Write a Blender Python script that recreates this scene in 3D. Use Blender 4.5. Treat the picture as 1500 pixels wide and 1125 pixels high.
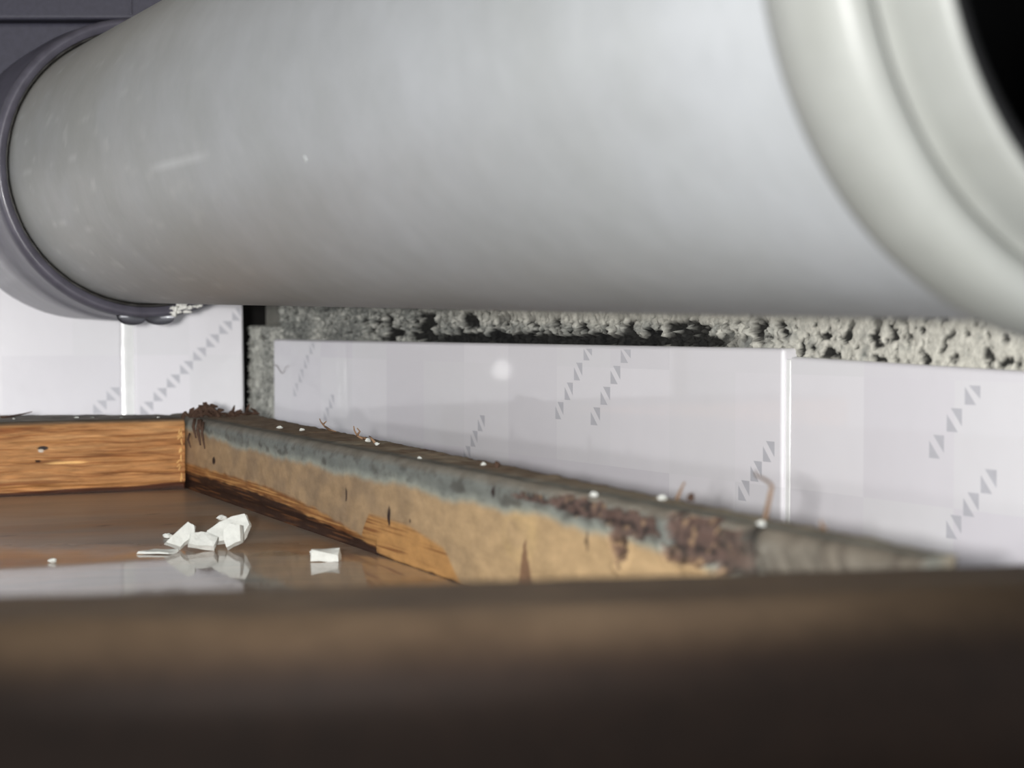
import bpy, bmesh, math, random
from mathutils import Vector, Matrix, noise

# ------------------------------------------------------------------ clear
for o in list(bpy.data.objects):
    bpy.data.objects.remove(o, do_unlink=True)
scene = bpy.context.scene
C = scene.collection
random.seed(7)
V = Vector
PI = math.pi

# ------------------------------------------------------------------ camera
CAM_Z = 0.0675                      # lens height above the ceiling board
PITCH = math.atan(82.5 / 2400.0)    # looking very slightly down
cd = bpy.data.cameras.new('camera')
cam = bpy.data.objects.new('camera', cd)
C.objects.link(cam)
cam.location = (0, 0, CAM_Z)
cam.rotation_euler = (PI / 2 - PITCH, 0, 0)
cd.sensor_width = 36.0
cd.lens = 36.0 * 2400.0 / 1500.0
cd.clip_start = 0.005
cd.dof.use_dof = True
cd.dof.focus_distance = 0.56
cd.dof.aperture_fstop = 17.0
scene.camera = cam

# ------------------------------------------------------------------ world
w = bpy.data.worlds.new('world')
scene.world = w
w.use_nodes = True
w.node_tree.nodes['Background'].inputs[0].default_value = (0.93, 0.96, 1.0, 1)
w.node_tree.nodes['Background'].inputs[1].default_value = 0.5

# ------------------------------------------------------------------ the torch the photographer holds beside the lens
ld = bpy.data.lights.new('torch', 'SPOT')
ld.energy = 1.0
ld.color = (1.0, 0.985, 0.97)
ld.shadow_soft_size = 0.007
ld.spot_size = math.radians(108)
ld.spot_blend = 0.12
ld.use_nodes = True
_n = ld.node_tree.nodes
_em = [n for n in _n if n.type == 'EMISSION'][0]
_fo = _n.new('ShaderNodeLightFalloff')
_fo.inputs['Strength'].default_value = 7.6
_fo.inputs['Smooth'].default_value = 0.0
_ad = _n.new('ShaderNodeMath')
_ad.operation = 'MULTIPLY_ADD'             # soft fall-off: part constant, part linear
_ad.inputs[1].default_value = 2.1
ld.node_tree.links.new(_fo.outputs['Linear'], _ad.inputs[0])
ld.node_tree.links.new(_fo.outputs['Constant'], _ad.inputs[2])
ld.node_tree.links.new(_ad.outputs[0], _em.inputs['Strength'])
torch = bpy.data.objects.new('torch', ld)
C.objects.link(torch)
torch.location = (-0.024, 0.0, 0.0695)
torch.rotation_euler = (PI / 2 + math.radians(40), 0, 0)

# an added unseen lamp left of the view, for the tile glint and some fill
ld2 = bpy.data.lights.new('glint_lamp', 'POINT')
ld2.energy = 0.85
ld2.color = (1.0, 0.99, 0.98)
ld2.shadow_soft_size = 0.008
lamp2 = bpy.data.objects.new('glint_lamp', ld2)
C.objects.link(lamp2)
lamp2.location = (-0.422, 0.40, 0.0595)

# ------------------------------------------------------------------ exposure
scene.view_settings.view_transform = 'Standard'
scene.view_settings.look = 'None'
scene.view_settings.exposure = 0.0
scene.view_settings.gamma = 1.0
scene.view_settings.use_curve_mapping = False


# ================================================================== helpers
def lin(c):
    r = []
    for v in c:
        v = v / 255.0
        r.append(v / 12.92 if v <= 0.04045 else ((v + 0.055) / 1.055) ** 2.4)
    return r


def mix(a, b, t):
    t = 0 if t < 0 else 1 if t > 1 else t
    return [a[i] + (b[i] - a[i]) * t for i in range(3)]


def sstep(a, b, x):
    t = (x - a) / (b - a)
    t = 0 if t < 0 else 1 if t > 1 else t
    return t * t * (3 - 2 * t)


def nz(x, y, z=0.0):
    return noise.noise(V((x, y, z)))


def fbm(x, y, z=0.0, o=4):
    s, a, f = 0.0, 1.0, 1.0
    for i in range(o):
        s += a * noise.noise(V((x * f, y * f, z + 7.3 * i)))
        a *= 0.5
        f *= 2.03
    return s


def blob(u, v, cu, cv, ru, rv):
    return ((u - cu) / ru) ** 2 + ((v - cv) / rv) ** 2


ORG = {}


def mk(name, verts, faces, mat, parent=None, cols=None, smooth=True, matidx=None, base=None):
    """one mesh object; verts in world metres, origin put at the base of the thing"""
    vs = [V(v) for v in verts]
    if base is None:
        mn = V((min(v.x for v in vs), min(v.y for v in vs), min(v.z for v in vs)))
        mx = V((max(v.x for v in vs), max(v.y for v in vs), max(v.z for v in vs)))
        base = V(((mn.x + mx.x) / 2, (mn.y + mx.y) / 2, mn.z))
    base = V(base)
    me = bpy.data.meshes.new(name)
    me.from_pydata([tuple(v - base) for v in vs], [], faces)
    mats = mat if isinstance(mat, list) else [mat]
    for m in mats:
        me.materials.append(m)
    if matidx:
        for p, i in zip(me.polygons, matidx):
            p.material_index = i
    if cols:
        a = me.color_attributes.new('Col', 'FLOAT_COLOR', 'POINT')
        flat = []
        for c in cols:
            flat += [c[0], c[1], c[2], 1.0]
        a.data.foreach_set('color', flat)
    bm = bmesh.new()
    bm.from_mesh(me)
    bmesh.ops.recalc_face_normals(bm, faces=bm.faces)
    bm.to_mesh(me)
    bm.free()
    if smooth:
        for p in me.polygons:
            p.use_smooth = True
    me.update()
    o = bpy.data.objects.new(name, me)
    C.objects.link(o)
    if parent is not None:
        o.parent = parent
        o.location = base - ORG[parent.name]
    else:
        o.location = base
    ORG[o.name] = base
    return o


def empty(name, loc):
    o = bpy.data.objects.new(name, None)
    o.empty_display_size = 0.01
    C.objects.link(o)
    o.location = loc
    ORG[o.name] = V(loc)
    return o


def tag(o, label, cat, group=None):
    o['label'] = label
    o['category'] = cat
    if group:
        o['group'] = group
    return o


def struct(o, label=None):
    o['kind'] = 'structure'
    if label:
        o['label'] = label
    return o


def box_vf(p, ax, ay, az, bev=0.0):
    """bevelled box from corner p along three full edge vectors"""
    bm = bmesh.new()
    p, ax, ay, az = V(p), V(ax), V(ay), V(az)
    vs = []
    for k in (0, 1):
        for j in (0, 1):
            for i in (0, 1):
                vs.append(bm.verts.new(p + ax * i + ay * j + az * k))
    for f in ((0, 2, 3, 1), (4, 5, 7, 6), (0, 1, 5, 4), (2, 6, 7, 3), (0, 4, 6, 2), (1, 3, 7, 5)):
        bm.faces.new([vs[i] for i in f])
    if bev:
        bmesh.ops.bevel(bm, geom=bm.edges[:], offset=bev, segments=3, profile=0.6, affect='EDGES')
    bm.verts.index_update()
    r = ([v.co.copy() for v in bm.verts], [[v.index for v in f.verts] for f in bm.faces])
    bm.free()
    return r


def tube_vf(pts, rads, n=8):
    verts, faces = [], []
    pts = [V(p) for p in pts]
    for i, p in enumerate(pts):
        d = (pts[min(i + 1, len(pts) - 1)] - pts[max(i - 1, 0)]).normalized()
        a = d.orthogonal().normalized() if i == 0 else (a - d * a.dot(d)).normalized()
        b = d.cross(a)
        for k in range(n):
            t = 2 * PI * k / n
            verts.append(p + (a * math.cos(t) + b * math.sin(t)) * rads[i])
    for i in range(len(pts) - 1):
        for k in range(n):
            k2 = (k + 1) % n
            faces.append([i * n + k, i * n + k2, (i + 1) * n + k2, (i + 1) * n + k])
    faces.append(list(range(n))[::-1])
    faces.append([(len(pts) - 1) * n + k for k in range(n)])
    return verts, faces


def rock_vf(c, size, seed, sub=2, flat=True, rz=0.0, rough=0.35):
    bm = bmesh.new()
    bmesh.ops.create_icosphere(bm, subdivisions=sub, radius=0.5)
    M = Matrix.Rotation(rz, 3, 'Z')
    mnz = 9
    for v in bm.verts:
        d = v.co.normalized()
        k = 1 + rough * noise.noise(d * 1.7 + V((seed * 3.1, seed, 0))) + rough * 0.5 * noise.cell(d * 2.2 + V((seed, 0, seed * 2)))
        q = d * 0.5 * k
        q = V((q.x * size[0], q.y * size[1], q.z * size[2]))
        v.co = M @ q
        mnz = min(mnz, v.co.z)
    cut = mnz * 0.7
    for v in bm.verts:
        if v.co.z < cut:
            v.co.z = cut
        v.co += V(c) - V((0, 0, cut))
    bm.verts.index_update()
    r = ([v.co.copy() for v in bm.verts], [[v.index for v in f.verts] for f in bm.faces])
    bm.free()
    return r


# ================================================================== materials
def newmat(name):
    m = bpy.data.materials.new(name)
    m.use_nodes = True
    nt = m.node_tree
    b = nt.nodes['Principled BSDF']
    return m, nt, b


def N(nt, t, **kw):
    n = nt.nodes.new(t)
    for k, v in kw.items():
        setattr(n, k, v)
    return n


def coords(nt, scale=(1, 1, 1), rot=(0, 0, 0)):
    g = N(nt, 'ShaderNodeTexCoord')
    mp = N(nt, 'ShaderNodeMapping')
    mp.inputs['Scale'].default_value = scale
    mp.inputs['Rotation'].default_value = rot
    nt.links.new(g.outputs['Object'], mp.inputs['Vector'])
    return mp.outputs['Vector']


def noise_n(nt, vec, scale, detail=4, rough=0.55):
    n = N(nt, 'ShaderNodeTexNoise')
    n.inputs['Scale'].default_value = scale
    n.inputs['Detail'].default_value = detail
    n.inputs['Roughness'].default_value = rough
    nt.links.new(vec, n.inputs['Vector'])
    return n


def ramp(nt, fac, stops):
    r = N(nt, 'ShaderNodeValToRGB')
    el = r.color_ramp.elements
    while len(el) < len(stops):
        el.new(0.5)
    for e, (p, c) in zip(el, stops):
        e.position = p
        e.color = (c[0], c[1], c[2], 1)
    nt.links.new(fac, r.inputs['Fac'])
    return r.outputs['Color']


def mixc(nt, a, b, fac, mode='MIX'):
    n = N(nt, 'ShaderNodeMix', data_type='RGBA', blend_type=mode)
    for sock, v in ((n.inputs[6], a), (n.inputs[7], b)):
        if isinstance(v, (list, tuple)):
            sock.default_value = (v[0], v[1], v[2], 1)
        else:
            nt.links.new(v, sock)
    if isinstance(fac, (int, float)):
        n.inputs[0].default_value = fac
    else:
        nt.links.new(fac, n.inputs[0])
    return n.outputs[2]


def bump(nt, b, h, dist, strength=1.0):
    n = N(nt, 'ShaderNodeBump')
    n.inputs['Distance'].default_value = dist
    n.inputs['Strength'].default_value = strength
    nt.links.new(h, n.inputs['Height'])
    nt.links.new(n.outputs['Normal'], b.inputs['Normal'])
    return n


def simple(name, rgb, rough=0.6, nscale=400, var=0.12, bdist=0.0002, spec=0.5, coat=0.0):
    m, nt, b = newmat(name)
    v = coords(nt)
    n = noise_n(nt, v, nscale)
    c = lin(rgb)
    col = ramp(nt, n.outputs['Fac'], [(0.25, [x * (1 - var) for x in c]), (0.75, [min(1, x * (1 + var)) for x in c])])
    nt.links.new(col, b.inputs['Base Color'])
    b.inputs['Roughness'].default_value = rough
    b.inputs['Specular IOR Level'].default_value = spec
    b.inputs['Coat Weight'].default_value = coat
    b.inputs['Coat Roughness'].default_value = 0.12
    if bdist:
        bump(nt, b, n.outputs['Fac'], bdist)
    return m


def vcol(name, scale, rough, var=0.25, bdist=0.0003, stretch=(1, 1, 1), rot=(0, 0, 0), spec=0.4, coat=0.0, detail=5):
    """base colour from the piece's own stains (attribute), grain and relief from noise"""
    m, nt, b = newmat(name)
    a = N(nt, 'ShaderNodeAttribute', attribute_name='Col')
    v = coords(nt, stretch, rot)
    n = noise_n(nt, v, scale, detail, 0.62)
    k = ramp(nt, n.outputs['Fac'], [(0.3, [1 - var] * 3), (0.7, [1 + var] * 3)])
    col = mixc(nt, a.outputs['Color'], k, 1.0, 'MULTIPLY')
    nt.links.new(col, b.inputs['Base Color'])
    b.inputs['Roughness'].default_value = rough
    b.inputs['Specular IOR Level'].default_value = spec
    b.inputs['Coat Weight'].default_value = coat
    b.inputs['Coat Roughness'].default_value = 0.1
    bump(nt, b, n.outputs['Fac'], bdist)
    return m


def tile_mat(name, wdir):
    m, nt, b = newmat(name)
    ang = math.atan2(wdir.y, wdir.x)
    mp = coords(nt, (1, 1, 1), (0, 0, -ang))
    # faint square patches printed in the glaze
    sc = N(nt, 'ShaderNodeVectorMath', operation='MULTIPLY')
    sc.inputs[1].default_value = (29.0, 0.0, 29.0)
    nt.links.new(mp, sc.inputs[0])
    fl = N(nt, 'ShaderNodeVectorMath', operation='FLOOR')
    nt.links.new(sc.outputs[0], fl.inputs[0])
    wn = N(nt, 'ShaderNodeTexWhiteNoise', noise_dimensions='3D')
    nt.links.new(fl.outputs[0], wn.inputs['Vector'])
    col = ramp(nt, wn.outputs['Value'], [(0.0, lin((219, 216, 222))), (0.5, lin((224, 223, 226))), (1.0, lin((229, 227, 231)))])
    nt.links.new(col, b.inputs['Base Color'])
    b.inputs['Roughness'].default_value = 0.35
    b.inputs['Specular IOR Level'].default_value = 0.3
    b.inputs['Coat Weight'].default_value = 1.0
    b.inputs['Coat Roughness'].default_value = 0.03
    n1 = noise_n(nt, mp, 130, 2)
    n2 = noise_n(nt, mp, 35, 1)
    ad = N(nt, 'ShaderNodeMath', operation='MULTIPLY_ADD')
    nt.links.new(n2.outputs['Fac'], ad.inputs[0])
    ad.inputs[1].default_value = 2.0
    nt.links.new(n1.outputs['Fac'], ad.inputs[2])
    bump(nt, b, ad.outputs[0], 0.00013)
    return m


M_motif = simple('printed_grey', (190, 190, 196), 0.3, 300, 0.05, 0.0, 0.4, 0.6)
M_grout = simple('white_joint', (232, 233, 232), 0.18, 200, 0.04, 0.0002, 0.5, 0.6)
M_mortar = vcol('mortar', 500, 0.9, 0.22, 0.0006, spec=0.15)
M_cement = simple('smooth_cement', (118, 117, 110), 0.85, 250, 0.2, 0.0004, 0.2)
M_void = simple('void_dark', (24, 23, 22), 0.95, 60, 0.2, 0.001, 0.05)  # near-black, paints the darkness of the open corner gap
M_slab = simple('slab_concrete', (120, 118, 113), 0.9, 40, 0.2, 0.001, 0.2)
M_black = simple('black_plastic', (62, 61, 72), 0.38, 500, 0.15, 0.00006, 0.5)
M_rubber = simple('black_rubber', (17, 17, 18), 0.6, 300, 0.2, 0.0001, 0.3)
M_collar = simple('wet_black_plastic', (82, 80, 90), 0.36, 160, 0.22, 0.0001, 0.5, 0.1)
M_gap = simple('seal_gap', (30, 28, 25), 0.55, 400, 0.5, 0.0003, 0.5)
M_plaster = simple('plaster', (212, 214, 208), 0.7, 600, 0.08, 0.0003, 0.3)
M_straw = simple('dry_straw', (142, 114, 90), 0.7, 600, 0.25, 0.0001, 0.2)
M_dirt = simple('dirt_shred', (82, 64, 54), 0.9, 700, 0.35, 0.0004, 0.1)
M_crust = simple('lime_crust', (224, 224, 218), 0.4, 900, 0.1, 0.0004, 0.5)

# water in hanging drops
M_water, nt, b = newmat('water')
b.inputs['Base Color'].default_value = (0.9, 0.92, 0.95, 1)
b.inputs['Roughness'].default_value = 0.02
b.inputs['Transmission Weight'].default_value = 1.0
b.inputs['IOR'].default_value = 1.33

# grey PVC, grimy towards the black coupling
M_pvc, nt, b = newmat('grey_pvc')
gv = coords(nt)
n1 = noise_n(nt, gv, 22, 5, 0.6)
n2 = noise_n(nt, gv, 120, 4, 0.6)
att = N(nt, 'ShaderNodeAttribute', attribute_name='Col')
k1 = ramp(nt, n1.outputs['Fac'], [(0.3, [0.90, 0.90, 0.88]), (0.7, [1.05, 1.05, 1.06])])
k2 = ramp(nt, n2.outputs['Fac'], [(0.25, [0.95] * 3), (0.75, [1.04] * 3)])
c1 = mixc(nt, att.outputs['Color'], k1, 1.0, 'MULTIPLY')
c2 = mixc(nt, c1, k2, 1.0, 'MULTIPLY')
nt.links.new(c2, b.inputs['Base Color'])
b.inputs['Roughness'].default_value = 0.42
b.inputs['Specular IOR Level'].default_value = 0.45
bump(nt, b, n2.outputs['Fac'], 0.00012)

# wet ceiling board
M_floor, nt, b = newmat('wet_board')
att = N(nt, 'ShaderNodeAttribute', attribute_name='Col')
LDIR = V((-0.89913, -0.43767, 0))
gv = coords(nt, (3.0, 60.0, 1.0), (0, 0, -math.atan2(-LDIR.y, -LDIR.x)))
n1 = noise_n(nt, gv, 6, 5, 0.6)
gv2 = coords(nt)
n2 = noise_n(nt, gv2, 90, 4, 0.6)
k1 = ramp(nt, n1.outputs['Fac'], [(0.3, [0.82, 0.81, 0.80]), (0.7, [1.12, 1.12, 1.12])])
c1 = mixc(nt, att.outputs['Color'], k1, 1.0, 'MULTIPLY')
nt.links.new(c1, b.inputs['Base Color'])
b.inputs['Roughness'].default_value = 0.45
b.inputs['Coat Weight'].default_value = 1.0
b.inputs['Coat IOR'].default_value = 1.4
sx = N(nt, 'ShaderNodeSeparateXYZ')
nt.links.new(gv2, sx.inputs[0])
n3 = noise_n(nt, gv2, 45, 3, 0.6)
ma = N(nt, 'ShaderNodeMath', operation='MULTIPLY_ADD')      # the film of water has a ragged far edge
nt.links.new(n3.outputs['Fac'], ma.inputs[0])
ma.inputs[1].default_value = 0.05
nt.links.new(sx.outputs['Y'], ma.inputs[2])
rr = ramp(nt, ma.outputs[0], [(0.052, [0.05] * 3), (0.075, [0.30] * 3)])
nt.links.new(rr, b.inputs['Coat Roughness'])
rw = ramp(nt, ma.outputs[0], [(0.052, [1.0] * 3), (0.075, [0.45] * 3)])
nt.links.new(rw, b.inputs['Coat Weight'])
bump(nt, b, n2.outputs['Fac'], 0.00012)

# ================================================================== layout (metres)
ZC = CAM_Z
CORNER = V((-0.13967, 0.86, 0))
WR = V((0.52028, -0.85400, 0))            # along the right-hand wall, towards the viewer
NR = V((-0.85400, -0.52028, 0))           # out of the right-hand wall, into the void
WL = V((-0.92321, -0.38430, 0))           # along the far wall, to the left
NL = V((0.38430, -0.92321, 0))
P0 = V((-0.13594, 0.68493, 0))            # inner corner of the timber frame
FR = V((0.43298, -0.90140, 0))
NFR = V((-0.90140, -0.43298, 0))
FL = V((-0.89913, -0.43767, 0))
NFL = V((0.43767, -0.89913, 0))
HT = 0.0298                               # timber height
Z = V((0, 0, 1))


def RW(s, z, off=0.0):
    return CORNER + WR * s + Z * z + NR * off


TILT = math.radians(2.5)      # the far wall leans back a little


def LW(s, z, off=0.0):
    return CORNER + WL * s + Z * z + NL * (off - (z - 0.05) * math.tan(TILT))


# ================================================================== structure
# the wet ceiling board the frame stands on
nx, ny = 150, 150
fx0, fx1, fy0, fy1 = -0.36, 0.10, 0.20, 0.72
verts, cols, faces = [], [], []
cb1, cb2, cb3 = lin((156, 139, 124)), lin((146, 118, 94)), lin((132, 122, 113))
for j in range(ny + 1):
    for i in range(nx + 1):
        x = fx0 + (fx1 - fx0) * i / nx
        y = fy0 + (fy1 - fy0) * j / ny
        verts.append((x, y, 0))
        p = V((x, y, 0)) - P0
        u, v = p.dot(-FL), p.dot(NFL)
        n = fbm(u * 9, v * 40, 1.0)
        c = mix(cb1, cb2, sstep(-0.1, 0.5, fbm(u * 8, v * 30, 4.0) + (0.45 if 0.10 < v < 0.2 and u < 0.03 else 0)))  # grain tone, plus the orange batten's reflection painted as a browner patch
        c = mix(c, cb3, sstep(0.0, 0.6, n))
        # greyer lime bloom along the right timber
        d = p.dot(NFR)
        c = mix(c, lin((150, 142, 130)), 0.75 * sstep(0.004, 0.0, abs(d - 0.002 + 0.002 * nz(u * 120, v * 120))))
        # knot
        k = blob(x, y, -0.0695, 0.487, 0.008, 0.006)
        c = mix(c, lin((48, 36, 24)), 0.9 * sstep(1.2, 0.3, k))
        for (kx, ky, kr) in ((-0.140, 0.556, .0016), (-0.119, 0.561, .0015), (-0.131, 0.592, .0012), (-0.165, 0.53, .0015), (-0.112, 0.535, .0015)):
            c = mix(c, lin((40, 28, 20)), sstep(1.5, 0.4, blob(x, y, kx, ky, kr, kr * 1.6)))
        cols.append(c)
for j in range(ny):
    for i in range(nx):
        a = j * (nx + 1) + i
        faces.append([a, a + 1, a + nx + 2, a + nx + 1])
n0 = len(verts)
for (x, y) in ((fx0, fy0), (fx1, fy0), (fx1, fy1), (fx0, fy1)):
    verts.append((x, y, -0.009))
    cols.append(cb3)
cs = [0, nx, (ny + 1) * (nx + 1) - 1, ny * (nx + 1)]
faces.append([n0, n0 + 3, n0 + 2, n0 + 1])
for k in range(4):
    rows = {0: [i for i in range(nx + 1)], 1: [j * (nx + 1) + nx for j in range(ny + 1)],
            2: [ny * (nx + 1) + i for i in range(nx, -1, -1)], 3: [j * (nx + 1) for j in range(ny, -1, -1)]}[k]
    faces.append(rows[::-1] + [n0 + k, n0 + (k + 1) % 4])
floor = struct(mk('floor', verts, faces, M_floor, cols=cols), 'wet brown wooden ceiling board lying inside the timber frame')


def tile_obj(parent, F, s0, s1, z0, z1a, z1b, face_off, thick, motifs, mat, wn):
    """glazed tile with rounded edge; printed triangles are inlaid on its face"""
    bm = bmesh.new()
    q = []
    for off in (face_off - thick, face_off):
        for (s, z) in ((s0, z0), (s1, z0), (s1, z1b), (s0, z1a)):
            q.append(bm.verts.new(F(s, z, off)))
    for f in ((0, 1, 2, 3), (4, 5, 6, 7), (0, 1, 5, 4), (1, 2, 6, 5), (2, 3, 7, 6), (3, 0, 4, 7)):
        bm.faces.new([q[i] for i in f])
    bmesh.ops.bevel(bm, geom=bm.edges[:], offset=0.0012, segments=3, profile=0.5, affect='EDGES')
    bm.verts.index_update()
    verts = [v.co.copy() for v in bm.verts]
    faces = [[v.index for v in f.verts] for f in bm.faces]
    bm.free()
    mi = [0] * len(faces)
    e = 0.00003
    for (s, z, ws, hz, sg) in motifs:
        # two triangles either side of a pale diagonal; sg = image-right direction along s
        g = 0.26
        a, bq = ws / 2, hz / 2
        T1 = ((-a + 2 * a * g, bq), (a, bq), (a, -bq + 2 * bq * g))
        T2 = ((-a, bq - 2 * bq * g), (-a, -bq), (a - 2 * a * g, -bq))
        for T in (T1, T2):
            ps = []
            for (ds, dz) in T:
                ss, zz = s + sg * ds, z + dz
                ss = min(max(ss, min(s0, s1) + 0.0013), max(s0, s1) - 0.0013)
                zz = min(zz, min(z1a, z1b) - 0.0013)
                ps.append((ss, zz))
            ar = abs((ps[1][0] - ps[0][0]) * (ps[2][1] - ps[0][1]) - (ps[2][0] - ps[0][0]) * (ps[1][1] - ps[0][1]))
            if ar < 1e-7:
                continue
            k = len(verts)
            verts += [F(p[0], p[1], face_off + e) for p in ps]
            faces.append([k, k + 1, k + 2])
            mi.append(1)
    o = mk('tile', verts, faces, [mat, M_motif], parent, smooth=False, matidx=mi)
    return o


def strip(a, b, n, ws, hz, sg):
    return [(a[0] + (b[0] - a[0]) * i / max(1, n - 1), a[1] + (b[1] - a[1]) * i / max(1, n - 1), ws, hz, sg) for i in range(n)]


M_tileR = tile_mat('glazed_tile_right', WR)
M_tileL = tile_mat('glazed_tile_left', WL)

# far (left-hand) wall
v, f = box_vf(LW(0.0, -0.06, -0.03), WL * 0.34, LW(0, 0.36) - LW(0, -0.06), NL * 0.0225, 0.0)
wall_left = struct(mk('wall_left', v, f, M_cement, smooth=False), 'far wall of white tiles with grey triangle motifs')
mL = 0.0066
tile_obj(wall_left, LW, 0.0012, 0.0580, -0.05, 0.33, 0.33, 0.0, 0.008,
         strip((0.0036, 0.0745), (0.0520, 0.0262), 8, mL, mL, -1) + strip((0.012, 0.13), (0.05, 0.092), 7, mL, mL, -1), M_tileL, WL)
tile_obj(wall_left, LW, 0.0640, 0.3200, -0.05, 0.33, 0.33, 0.0, 0.008,
         strip((0.0688, 0.0338), (0.0755, 0.0273), 2, mL, mL, -1) + strip((0.1217, 0.0905), (0.1417, 0.0705), 4, mL, mL, -1), M_tileL, WL)
# joint between the two tiles: a low rounded bead
pts = []
vj, fj = [], []
for k in range(9):
    t = k / 8
    pts.append((0.0575 + 0.0070 * t, -0.0012 + 0.00035 * math.sin(PI * t)))
for z in (-0.05, 0.33):
    for (s, o_) in pts:
        vj.append(LW(s, z, o_))
for k in range(8):
    fj.append([k, k + 1, 9 + k + 1, 9 + k])
mk('joint', vj, fj, M_grout, wall_left)

# right-hand wall: cement backing, two tiles, mortar showing above and beside them
v, f = box_vf(RW(0.0235, -0.06, -0.034), WR * 0.62, Z * 0.40, NR * 0.018, 0.0)
wall_right = struct(mk('wall_right', v, f, M_cement, smooth=False), 'right wall of white tiles under a rough band of grey mortar')
ws, hz = 0.0054, 0.0064
tile_obj(wall_right, RW, 0.0362, 0.4262, -0.05, 0.0617, 0.0613, 0.0, 0.010,
         strip((0.0835, 0.0580), (0.0640, 0.0370), 4, ws, hz, 1) + strip((0.1055, 0.0328), (0.0994, 0.0265), 2, ws, hz, 1)
         + strip((0.245, 0.0295), (0.2335, 0.0165), 3, ws, hz, 1) + strip((0.3206, 0.0590), (0.3020, 0.0370), 4, ws, hz, 1)
         + strip((0.344, 0.0585), (0.3255, 0.0360), 4, ws + .0005, hz, 1) + strip((0.4198, 0.0295), (0.4080, 0.0165), 3, ws, hz, 1), M_tileR, WR)
tile_obj(wall_right, RW, 0.4276, 0.6300, -0.05, 0.0588, 0.0535, -0.0012, 0.010,
         strip((0.5070, 0.0578), (0.4880, 0.0352), 4, ws, hz, 1) + strip((0.5065, 0.0272), (0.4945, 0.0140), 3, ws, hz, 1), M_tileR, WR)
v, f = box_vf(RW(0.4258, -0.05, -0.009), WR * 0.0024, Z * 0.108, NR * 0.0078, 0.0005)
mk('joint', v, f, M_grout, wall_right)


def mortar(name, s0, s1, z0, z1, step, hf, parent, back=-0.016):
    ns, nzv = int((s1 - s0) / step), int((z1 - z0) / step)
    verts, cols, faces = [], [], []
    for j in range(nzv + 1):
        for i in range(ns + 1):
            s = s0 + (s1 - s0) * i / ns
            z = z0 + (z1 - z0) * j / nzv
            off, c, ds, dz = hf(s, z)
            edge = i in (0, ns) or j in (0, nzv)
            verts.append(RW(s + ds, z + dz, back if edge else off))
            cols.append(c)
    for j in range(nzv):
        for i in range(ns):
            a = j * (ns + 1) + i
            faces.append([a, a + 1, a + ns + 2, a + ns + 1])
    return mk(name, verts, faces, M_mortar, parent, cols=cols)


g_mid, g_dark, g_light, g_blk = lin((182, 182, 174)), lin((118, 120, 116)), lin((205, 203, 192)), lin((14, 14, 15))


def crumble(s, z):
    """stringy combed mortar: ridged noise, warped"""
    wx = s * 260 + 1.5 * nz(s * 120, z * 150, 3)
    wz = z * 340 + 1.5 * nz(s * 120, z * 150, 9)
    r = 1 - abs(nz(wx, wz, 0.0)) * 2.2
    r2 = 1 - abs(nz(wx * 2.1 + 0.8 * nz(wx * 3, wz * 3, 1), wz * 2.1, 5.0)) * 2.2
    return r, r2


def band_h(s, z):
    r, r2 = crumble(s, z)
    zt = 0.0615 if s < 0.4268 else 0.0585
    zr = z - zt                                       # height above the tile edge
    smooth = sstep(0.40, 0.47, s)                     # trowelled flat towards the viewer
    flat = sstep(0.006, 0.0095, zr + 0.0015 * nz(s * 70, 2)) * sstep(0.16, 0.30, s)   # trowelled upper edge
    smooth = max(smooth, flat)
    amp = 0.0016 * (1 - smooth) + 0.0003 * smooth
    off = -0.0050 + amp * (1.1 * max(0, r) ** 4 + 0.9 * max(0, r2) ** 3 - 0.5)
    bl = fbm(s * 55, z * 70, 2.0, 3)
    bl2 = fbm(s * 190, z * 190, 12.0, 3)
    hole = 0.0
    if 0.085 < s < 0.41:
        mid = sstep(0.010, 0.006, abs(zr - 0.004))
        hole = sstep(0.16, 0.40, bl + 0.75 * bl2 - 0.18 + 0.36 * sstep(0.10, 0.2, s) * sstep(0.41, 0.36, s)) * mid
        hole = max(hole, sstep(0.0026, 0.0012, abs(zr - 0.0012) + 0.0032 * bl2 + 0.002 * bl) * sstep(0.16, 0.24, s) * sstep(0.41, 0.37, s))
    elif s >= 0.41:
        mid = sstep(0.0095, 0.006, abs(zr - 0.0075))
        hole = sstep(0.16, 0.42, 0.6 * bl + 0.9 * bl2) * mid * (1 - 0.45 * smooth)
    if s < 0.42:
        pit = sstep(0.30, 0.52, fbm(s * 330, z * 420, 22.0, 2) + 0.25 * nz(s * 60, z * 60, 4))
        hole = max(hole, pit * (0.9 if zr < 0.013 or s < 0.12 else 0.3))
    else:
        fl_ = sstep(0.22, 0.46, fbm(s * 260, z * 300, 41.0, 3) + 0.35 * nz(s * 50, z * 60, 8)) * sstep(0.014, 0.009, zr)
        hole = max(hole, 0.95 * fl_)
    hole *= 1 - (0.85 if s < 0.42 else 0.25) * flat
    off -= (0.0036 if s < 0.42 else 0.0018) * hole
    c = mix(g_dark, g_mid, sstep(-0.5, 0.7, 0.7 * fbm(s * 420, z * 520, 33, 2) + 0.6 * bl))
    c = mix(c, g_light, 0.9 * sstep(0.2, 0.5, s) * sstep(-0.3, 0.6, bl2 + 0.6 * smooth + 0.2))
    c = mix(c, g_light, 0.7 * flat)
    c = mix(c, g_blk, min(0.96, 1.7 * hole))  # pits painted black for the shade and dirt of deep holes
    return off, c, 0.0003 * nz(s * 500, z * 500, 1), 0.0003 * nz(s * 500, z * 500, 6)


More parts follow.
